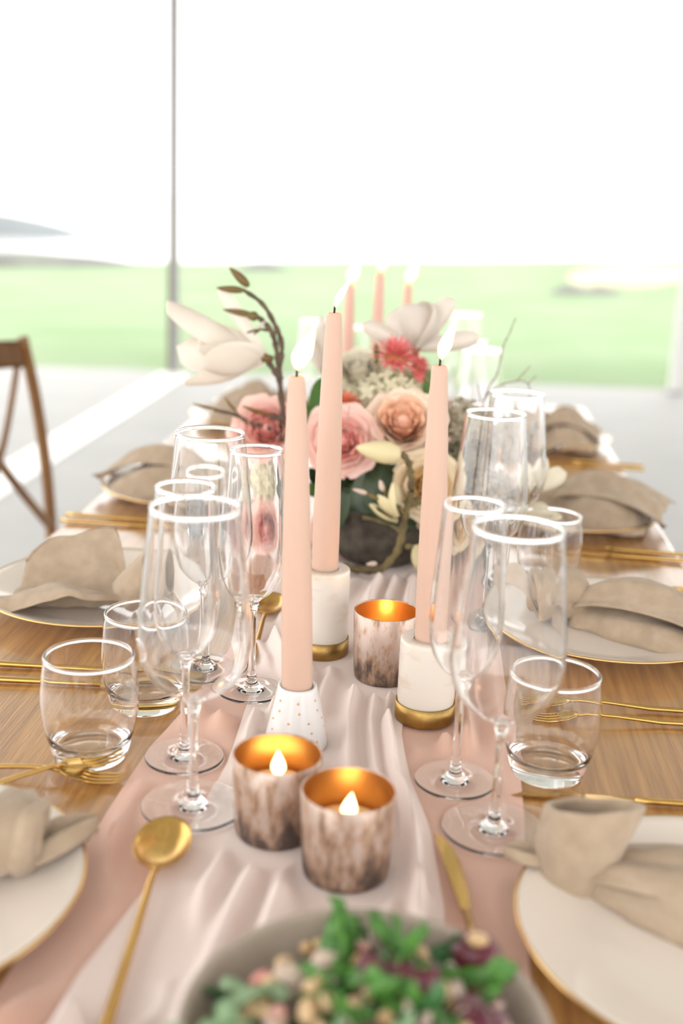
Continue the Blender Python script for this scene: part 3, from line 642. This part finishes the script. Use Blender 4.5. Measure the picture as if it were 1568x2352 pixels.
def cluster(name, label, loc, R, mat, seed, n=46, cat='flower'):
    rg = random.Random(seed); t = thing(name, label, cat, loc)
    vs, fs = [], []
    for k in range(4):
        a = k * PI / 2; c, s = math.cos(a), math.sin(a); b = len(vs)
        for x, y, z in ((0, 0, 0), (.45, -.38, .12), (1.0, -.30, .22), (1.12, 0, .16), (1.0, .30, .22), (.45, .38, .12)):
            vs.append(V(x * c - y * s, x * s + y * c, z))
        fs += [(b, b + 1, b + 2, b + 3), (b, b + 3, b + 4, b + 5)]
    me = mesh('floret', (vs, fs), mat)
    for i in range(n):
        z = 1 - 1.75 * (i + .5) / n; a = i * 2.399; q = math.sqrt(max(0, 1 - z * z)); d = V(q * math.cos(a), q * math.sin(a), z)
        obj('floret', me, t, aim(d * R * rg.uniform(.82, 1.02), d + V(rg.uniform(-.3, .3), rg.uniform(-.3, .3), rg.uniform(-.3, .3)), rg.uniform(0, 3), R * rg.uniform(.24, .32)))
    part('head', lathe(smoothprof([(.002, -R * .8), (R * .6, -R * .5), (R * .76, 0), (R * .55, R * .55), (.002, R * .76)], 4), 16), mat, t)
cluster('hydrangea', 'cream hydrangea head in the middle of the bouquet', L(-.090, 1.48, .198), .036, 'hydrangea', 1)
cluster('hydrangea', 'cream hydrangea head seen through the sharp flute', L(-.213, 1.44, .095), .033, 'hydrangea', 2)
cluster('hydrangea', 'cream hydrangea head behind the right candle', L(-.036, 1.50, .214), .034, 'hydrangea', 3)
cluster('hydrangea', 'cream hydrangea head right below the white rose', L(-.128, 1.485, .190), .030, 'hydrangea', 7)
cluster('hydrangea', 'cream hydrangea head under the pink strawflower', L(-.062, 1.475, .215), .030, 'hydrangea', 8)
cluster('filler_flower', 'dusty beige flower cluster above the right wine glass', L(.030, 1.46, .180), .030, 'dusty_petal', 4)
cluster('filler_flower', 'dusty beige flower cluster behind the right wine glass', L(.040, 1.50, .125), .034, 'dusty_petal', 5)
cluster('filler_flower', 'dusty beige flower cluster seen through the right wine glass', L(.085, 1.475, .155), .032, 'dusty_petal', 9)
cluster('filler_flower', 'dusty brown flower cluster at the right end of the bouquet', L(.062, 1.44, .095), .030, 'dusty_petal', 10)
cluster('filler_flower', 'pale flower cluster low on the right behind the wine glass', L(.075, 1.49, .085), .030, 'dusty_petal', 6)
def strawflower(label, loc, d, R, mat, seed, stem):
    rg = random.Random(seed); t = thing('strawflower', label, 'flower', loc, 0, 'strawflowers'); d = Vector(d).normalized()
    me = mesh('petal', grid(5, 6, lambda u, v: V((u - .5) * .26 * math.sin(PI * (.12 + .80 * v)), 0, v) + V(0, .10 * v * v + .12 * (2 * u - 1) ** 2 * .3, 0)), mat)
    for k, (n, el) in enumerate(((16, .05), (16, .38), (13, .75), (9, 1.1))):
        for i in range(n):
            a = 2 * PI * (i + .5 * k) / n + rg.uniform(-.1, .1); e = el + rg.uniform(-.12, .12)
            dd = V(math.cos(a) * math.cos(e), math.sin(a) * math.cos(e), math.sin(e)); q = d.to_track_quat('Z', 'Y')
            obj('petal', me, t, aim(q @ (dd * R * .12), q @ dd, rg.uniform(-.3, .3) + PI, R * rg.uniform(.82, 1.0) * (1 - .07 * k)))
    vs, fs = lathe(smoothprof([(.002 * R, -.22), (.35, -.16), (.42, 0), (.30, .18), (.01, .26)], 3), 16)
    q = d.to_track_quat('Z', 'Y'); part('disk', ([q @ (Vector(v) * R) for v in vs], fs), 'straw_disk', t)
    part('stem', tube(smoothprof([tuple(Vector(s)) for s in stem], 5), .0018, 8), 'stem_green', t)
strawflower('large pink strawflower standing above the bouquet', L(-.062, 1.46, .258), (.1, -.35, .95), .034, 'straw_pink', 1, [(0, 0, -.005), (-.004, 0, -.03), (-.012, .005, -.07)])
strawflower('small dark pink strawflower beside the large one', L(-.033, 1.465, .246), (.5, -.5, .5), .019, 'straw_pink', 2, [(0, 0, -.003), (-.015, 0, -.018), (-.035, 0, -.035)])
strawflower('coral strawflower peeking out above the middle pink rose', L(-.120, 1.44, .200), (.2, -.3, .9), .020, 'straw_coral', 3, [(0, 0, -.003), (.0, .01, -.03)])
def tepal_vf(Ln, Wd, cup, bend, n=9, m=14, point=.8, blunt=False):
    def f(u, v):
        s = (u - .5) * 2; w = Wd / 2 * (math.sin(PI * min(.999, .07 + .915 * v ** (point + .35))) ** .56)
        if blunt: w = Wd / 2 * 1.12 * (v + .04) ** .45 * math.sqrt(max(.0, 1 - v ** 4.5)) + .0004
        return V(s * w, cup * Wd * (s * s) * (.3 + .7 * math.sin(PI * v)) - cup * Wd * .5 * math.sin(PI * v) + bend * Ln * v * v, Ln * v)
    return grid(n, m, f)
def magnolia(label, loc, tep, mat, cat='flower'):
    t = thing('magnolia', label, cat, loc, 0, 'white magnolias')
    for d, Ln, Wd, cup, bend, roll in tep:
        obj('tepal', mesh('tepal', tepal_vf(Ln, Wd, cup, bend, blunt=True), mat), t, aim(V(0, 0, 0), d, roll))
    part('calyx', tube([V(0, 0, 0) - Vector(tep[0][0]).normalized() * .012, V(0, 0, 0), Vector(tep[0][0]).normalized() * .012], [.003, .006, .003], 8), 'leaf_olive', t)
    return t
magnolia('large white magnolia drooping at the left of the bouquet', L(-.224, 1.42, .255),
         [((-1, -.10, .06), .082, .064, .50, .00, 0), ((-1, -.40, -.14), .078, .066, .50, -.04, .5), ((-.95, .10, .42), .140, .060, .30, -.06, 2.9), ((-1, .30, .05), .128, .060, .40, .04, 2.2),
          ((-.88, -.1, -.46), .104, .044, .45, .10, .2), ((-.62, .1, .80), .104, .024, .45, .02, 1.2), ((-.95, .05, .25), .090, .05, .45, .0, 1.6)], 'magnolia_white')
magnolia('white magnolia opening above the bouquet behind the right candle', L(-.039, 1.53, .262),
         [((.02, -.30, .95), .060, .066, .55, .02, 0), ((.35, -.1, .9), .065, .055, .50, .05, .8), ((-.35, .1, .9), .060, .055, .5, .04, 2.4), ((.1, .4, .9), .066, .060, .5, .02, 3.1),
          ((-.92, -.15, .40), .078, .026, .45, .08, 1.7), ((.96, -.2, .22), .085, .028, .45, .12, -1.4), ((.62, .1, .82), .082, .036, .5, .05, -1.2)], 'magnolia_dusk')
magnolia('half open white magnolia bud behind the middle candle', L(-.160, 1.55, .222), [((-.15, 0, 1), .075, .036, .5, 0, 0), ((.1, -.1, 1), .066, .036, .5, 0, 2.0), ((-.4, .1, .9), .055, .030, .5, .1, 4.0)], 'magnolia_dusk')
magnolia('small white magnolia at the right end of the bouquet', L(.128, 1.45, .100), [((.2, -.1, 1), .045, .030, .5, 0, 0), ((.8, -.2, .6), .045, .030, .5, .05, 1), ((-.3, -.2, .9), .04, .03, .5, 0, 2.4)], 'rose_white')
magnolia('fallen cream magnolia lying low at the right of the bouquet', L(.105, 1.43, .068), [((1, -.1, .1), .055, .034, .5, -.05, 0), ((.9, -.3, .35), .045, .032, .5, 0, 1.5), ((.8, .3, -.1), .05, .03, .5, 0, 3)], 'rose_white')
# branches
def branch(label, loc, stems, buds, leaves, mat='bark'):
    t = thing('magnolia_branch', label, 'branch', loc)
    lo = Vector(loc)
    for pts, r0, r1 in stems:
        sp = smoothprof(pts, 5); n = len(sp)
        part('stem', tube([Vector(p) + V(0, 0, TZ) - lo + V(*(noise.noise_vector(Vector(p) * 60) * .0012)) for p in sp], [(r0 + (r1 - r0) * i / (n - 1)) * (1 + .22 * math.sin(i * 2.1)) for i in range(n)], 8), mat, t)
    for p, d, Ln, w, m in buds:
        vs, fs = lathe(smoothprof([(.0004, 0), (.30, .06), (.5, .28), (.46, .55), (.24, .85), (.01, 1)], 4), 14)
        part('bud', ([(x * w, y * w, z * Ln) for x, y, z in vs], fs), m, t, mw=aim(Vector(p) + V(0, 0, TZ) - lo, d))
    for p, d, Ln, w, m in leaves:
        part('leaf', tepal_vf(Ln, w, .35, .05, 6, 10), m, t, mw=aim(Vector(p) + V(0, 0, TZ) - lo, d, rnd.uniform(-.6, .6)))
    return t
Y = 1.42
branch('dark curved magnolia branch arching over the left magnolia', L(-.198, 1.42, .15),
       [([(-.198, Y, .150), (-.199, Y, .19), (-.204, Y, .235), (-.202, Y, .273), (-.212, Y, .297), (-.228, Y, .322), (-.252, Y, .337)], .0042, .0026),
        ([(-.204, Y, .235), (-.208, Y, .262), (-.214, Y, .285), (-.226, Y, .300), (-.240, Y, .308)], .0036, .0030),
        ([(-.202, Y, .228), (-.212, Y, .242), (-.224, Y, .256)], .0046, .0032), ([(-.212, Y, .287), (-.228, Y, .290), (-.246, Y, .285)], .0020, .0012),
        ([(-.196, Y, .178), (-.205, Y, .181), (-.215, Y, .182)], .0042, .0034), ([(-.213, Y, .165), (-.24, Y, .172), (-.258, Y, .181), (-.285, Y, .186)], .0030, .0022)],
       [((-.250, Y, .336), (-1, 0, .05), .036, .009, 'leaf_olive'), ((-.244, Y, .341), (-.75, 0, .65), .034, .011, 'leaf_olive'), ((-.238, Y, .307), (-1, 0, .12), .040, .008, 'leaf_olive'), ((-.232, Y, .305), (-1, 0, .1), .016, .012, 'leaf_olive')],
       [((-.280, Y, .186), (-1, 0, .12), .034, .010, 'leaf_olive'), ((-.256, Y, .183), (-.7, 0, .7), .026, .011, 'leaf_olive'), ((-.214, Y, .182), (-1, 0, .22), .038, .012, 'leaf_olive'), ((-.222, Y, .300), (-.4, -.2, -.4), .016, .010, 'magnolia_dusk'), ((-.228, Y, .290), (-.6, 0, -.5), .012, .005, 'leaf_olive')])
Y = 1.345
branch('twisted lichen branch curling round the stone bowl with a cream bud', L(-.10, 1.36, .0),
       [([(-.108, Y, .014), (-.085, Y - .01, .014), (-.062, Y - .01, .018), (-.045, Y, .035), (-.038, Y, .060), (-.036, Y, .085), (-.030, Y, .108), (-.031, Y, .130), (-.036, Y, .150), (-.044, Y, .160)], .0052, .0038),
        ([(-.036, Y, .085), (-.048, Y, .095), (-.066, Y, .102), (-.084, Y, .108)], .0040, .0026), ([(-.039, Y, .063), (-.055, Y + .01, .070), (-.088, Y + .02, .073)], .0038, .0026), ([(-.030, Y, .102), (-.022, Y, .1), (-.02, Y, .106)], .0045, .004),
        ([(-.06, Y, .1), (-.062, Y, .115), (-.07, Y, .128)], .0020, .0014)],
       [((-.044, Y, .158), (-1, -.05, .12), .056, .027, 'bud_cream'), ((-.082, Y, .108), (-1, 0, .25), .020, .006, 'onion'), ((-.064, Y, .112), (-.3, 0, 1), .016, .007, 'onion'), ((-.066, Y - .01, .024), (-1, 0, -.15), .014, .006, 'onion'), ((-.034, Y, .045), (1, -.3, .1), .012, .008, 'bark_lichen')],
       [((-.046, Y, .080), (-.9, 0, .8), .036, .030, 'bud_cream'), ((-.048, Y, .085), (-.2, -.1, 1.0), .040, .034, 'bud_cream'), ((-.045, Y, .074), (-1, 0, .5), .040, .024, 'bud_cream'), ((-.020, Y + .01, .045), (.3, -.3, -1), .034, .022, 'bud_cream')], 'bark_lichen')
Y = 1.45
branch('knobbly dark branch at the right end of the bouquet', L(.09, 1.45, .06), [([(.085, Y, .085), (.11, Y, .098), (.122, Y, .114), (.120, Y, .137), (.132, Y, .147), (.146, Y, .156)], .0042, .0028), ([(.121, Y, .13), (.116, Y, .15), (.118, Y, .172)], .0034, .0024)],
       [((.145, Y, .155), (1, 0, .6), .016, .007, 'twig')], [((.118, Y, .17), (-.1, 0, 1), .02, .01, 'leaf_sage')])
Y = 1.50
branch('bare forked twigs rising at the right of the bouquet', L(.05, 1.50, .17), [([(.045, Y, .17), (.060, Y, .222), (.069, Y, .240), (.073, Y, .272), (.078, Y, .288), (.086, Y, .312)], .0012, .0008), ([(.053, Y, .203), (.069, Y, .222), (.095, Y, .231), (.109, Y, .228), (.115, Y, .207)], .0011, .0007),
        ([(.095, Y, .231), (.105, Y, .245), (.11, Y, .252)], .0009, .0006), ([(.109, Y, .228), (.118, Y, .24)], .0008, .0006), ([(.05, Y, .2), (.044, Y, .225)], .0009, .0006)], [], [], 'twig')
branch('thin bare twigs hanging in front of the pink rose', L(-.11, 1.36, .12), [([(-.135, 1.34, .176), (-.115, 1.335, .187), (-.098, 1.335, .187), (-.088, 1.34, .178)], .0007, .0005), ([(-.112, 1.335, .188), (-.108, 1.34, .215)], .0006, .0005), ([(-.012, 1.33, .03), (-.03, 1.32, .014), (-.03, 1.31, .012)], .0008, .0006)], [], [], 'twig')
# foliage
fo = thing('foliage', 'dark green leaves filling the heart of the bouquet', 'leaves', L(-.07, 1.45, .0))
lm = [mesh('leaf', tepal_vf(.060, .026, .30, .10, 6, 9), m) for m in ('leaf_dark', 'leaf_dark', 'leaf_fresh', 'leaf_sage')]
rg = random.Random(11)
for i in range(150):
    a = rg.uniform(0, 2 * PI); e = rg.uniform(-.3, 1.3); d = V(math.cos(a) * math.cos(e), math.sin(a) * math.cos(e) - .25, math.sin(e)); rr = rg.uniform(.015, .055)
    c = V(rg.uniform(-.075, .065), rg.uniform(-.01, .06), rg.uniform(.055, .135))
    if c.z > .085 and d.y < .15: continue
    obj('leaf', lm[0 if i < 74 else rg.choice((1, 2))], fo, aim(c + d * rr * .4, d, rg.uniform(0, 6), rg.uniform(.7, 1.1)))
for (x, y, z), d, k, s in (((-.012, 1.41, .045), (.2, -.3, -1), 3, .8), ((.04, 1.44, .045), (.5, -.3, -1), 0, 1.0), ((-.015, 1.42, .035), (.4, -.4, -.9), 3, .75), ((-.165, 1.45, .18), (.3, -.2, .9), 2, .9), ((-.15, 1.45, .20), (.2, -.2, 1), 2, .7), ((-.16, 1.44, .16), (-.2, -.3, .9), 2, .8), ((-.085, 1.47, .245), (.0, -.2, 1), 2, .5), ((-.09, 1.37, .09), (.7, -.5, -.4), 0, .9), ((-.11, 1.37, .10), (-.3, -.6, -.8), 0, 1.0), ((-.02, 1.47, .21), (.1, -.2, 1), 2, .6)):
    obj('leaf', lm[k], fo, aim(V(x + .07, y - 1.45, z), d, rg.uniform(0, 6), s))
# rough stone bowl
vw = thing('stone_bowl', 'rough dark stone bowl holding the bouquet', 'bowl', (-.070, 1.425, IZ))
vs, fs = lathe(smoothprof([(.002, 0), (.040, .0), (.058, .010), (.066, .032), (.060, .056), (.050, .068), (.046, .066), (.040, .050), (.002, .045)], 6), 56)
part('body', ([Vector(v) * (1 + .05 * noise.noise(Vector(v) * 45)) + V(0, 0, max(0, .0)) for v in vs], fs), 'rough_stone', vw)
part('moss', (lambda q: ([Vector(v) + V(0, 0, .05 + .012 * noise.noise(Vector(v) * 70)) for v in q[0]], q[1]))(lathe(smoothprof([(.046, 0), (.044, .02), (.034, .055), (.018, .08), (.002, .09)], 5), 40)), 'leaf_dark', vw)

# ------------------------------------------------------------------ salad bowl
BX, BY = -.018, .484
sb = thing('salad_bowl', 'taupe stoneware bowl of salad in the foreground', 'bowl', (BX, BY, IZ))
part('body', (lambda q: ([Vector(v) * .90 for v in q[0]], q[1]))(lathe(smoothprof([(.002, 0), (.050, 0), (.056, .003), (.078, .018), (.096, .042), (.1035, .060)], 5) + [(.1030, .0615), (.1005, .0608)] + smoothprof([(.0995, .0595), (.092, .043), (.074, .021), (.050, .008), (.002, .006)], 5), 96)), 'stoneware', sb)
rg = random.Random(3)
def salad_leaf_vf(Ln, Wd, seed):
    def f(u, v):
        s = (u - .5) * 2; w = Wd / 2 * (math.sin(PI * min(.99, .05 + .92 * v ** .8)) ** .7) * (1 + .28 * math.sin(v * 15 + seed))
        return V(s * w, .22 * Wd * s * s + .004 * math.sin(s * 7 + v * 9 + seed), Ln * v) + V(0, .35 * Ln * v * v, 0)
    return grid(9, 12, f)
SL = [[mesh('salad_leaf', salad_leaf_vf(.050, .026, s), m) for s in (0, 2, 4)] for m in ('salad_green', 'salad_dark', 'salad_pale')]
def heap(x, y): r = math.hypot(x, y) / .095; return .022 + .032 * max(0, 1 - r * r)
def salad(me, name, cat, label, group, n, rmax, dz, sr, seed, up=.3, yb=(-.095, .095), xb=(-.095, .095)):
    rg = random.Random(seed); k = 0
    while k < n:
        x, y = rg.uniform(*xb), rg.uniform(*yb)
        if math.hypot(x, y) > rmax: continue
        k += 1
        a = rg.uniform(0, 2 * PI); d = V(math.cos(a), math.sin(a), up + rg.uniform(-.15, .4))
        o = obj(name, me[k % len(me)] if isinstance(me, list) else me, None, aim(V(BX + x, BY + y, IZ + heap(x, y) + dz), d, rg.uniform(0, 6), rg.uniform(*sr)))
        tag(o, label, cat, group)
salad(SL[0], 'salad_leaf', 'leaf', 'fresh green herb leaf on the salad heap', 'green leaves in the salad bowl', 30, .068, .004, (.5, .85), 1, .35, xb=(-.035, .07))
salad(SL[1], 'salad_leaf', 'leaf', 'dark green leaf lying in the salad', 'dark leaves in the salad bowl', 26, .066, -.002, (.5, .85), 2, .15)
salad(SL[2], 'salad_leaf', 'leaf', 'pale grey green leaf lying in the salad', 'pale leaves in the salad bowl', 16, .066, .008, (.5, .9), 3, .15, xb=(-.08, .03))
salad(SL[0], 'salad_leaf', 'leaf', 'bright leaf standing at the top of the salad', 'tallest leaves in the salad bowl', 8, .08, .004, (.55, .8), 4, 1.0, yb=(.03, .06), xb=(-.02, .03))
def lump(r, seed, sq=(1, 1, 1)):
    vs, fs = lathe(smoothprof([(.01, -1), (.62, -.75), (1, 0), (.65, .72), (.01, 1)], 3), 14)
    return [V(v[0] * sq[0], v[1] * sq[1], v[2] * sq[2]) * r * (1 + .16 * noise.noise(Vector(v) * 1.7 + V(seed, 0, 0))) for v in vs], fs
salad([mesh('beetroot_piece', lump(.013, s, (1, .8, .7)), 'beetroot') for s in (1, 5, 9)], 'beetroot_piece', 'beetroot', 'dark red beetroot chunk in the salad', 'beetroot in the salad bowl', 16, .066, .009, (.7, 1.2), 5, .3, xb=(.0, .085), yb=(-.09, .03))
salad([mesh('beetroot_piece', lump(.010, s, (1, .8, .8)), 'radish') for s in (2, 6)], 'radish_piece', 'radish', 'pink radish piece in the salad', 'radish in the salad bowl', 18, .072, .008, (.6, 1.0), 6)
salad([mesh('nut', lump(.0065, s, (1, .8, .8)), 'grain') for s in (3, 7)], 'nut', 'nut', 'toasted golden nut scattered over the salad', 'nuts in the salad bowl', 60, .074, .012, (.6, 1.1), 7)
salad([mesh('onion_piece', lump(.009, s, (1.2, .9, .35)), 'onion') for s in (4, 8)], 'onion_piece', 'onion', 'pale onion piece in the salad', 'onion in the salad bowl', 26, .072, .010, (.7, 1.2), 8)
bt = tag(obj('beetroot_piece', mesh('beetroot_piece', lump(.0155, 3.3, (1, .9, .8)), 'beetroot'), None, Matrix.Translation(V(.036, .548, IZ + .052))), 'large dark beetroot chunk at the right rim of the salad bowl', 'beetroot')
tag(obj('nut', mesh('nut', lump(.006, 1, (1, .8, .7)), 'grain'), None, Matrix.Translation(V(.037, .541, IZ + .0665))), 'golden nut sitting on the large beetroot chunk', 'nut')
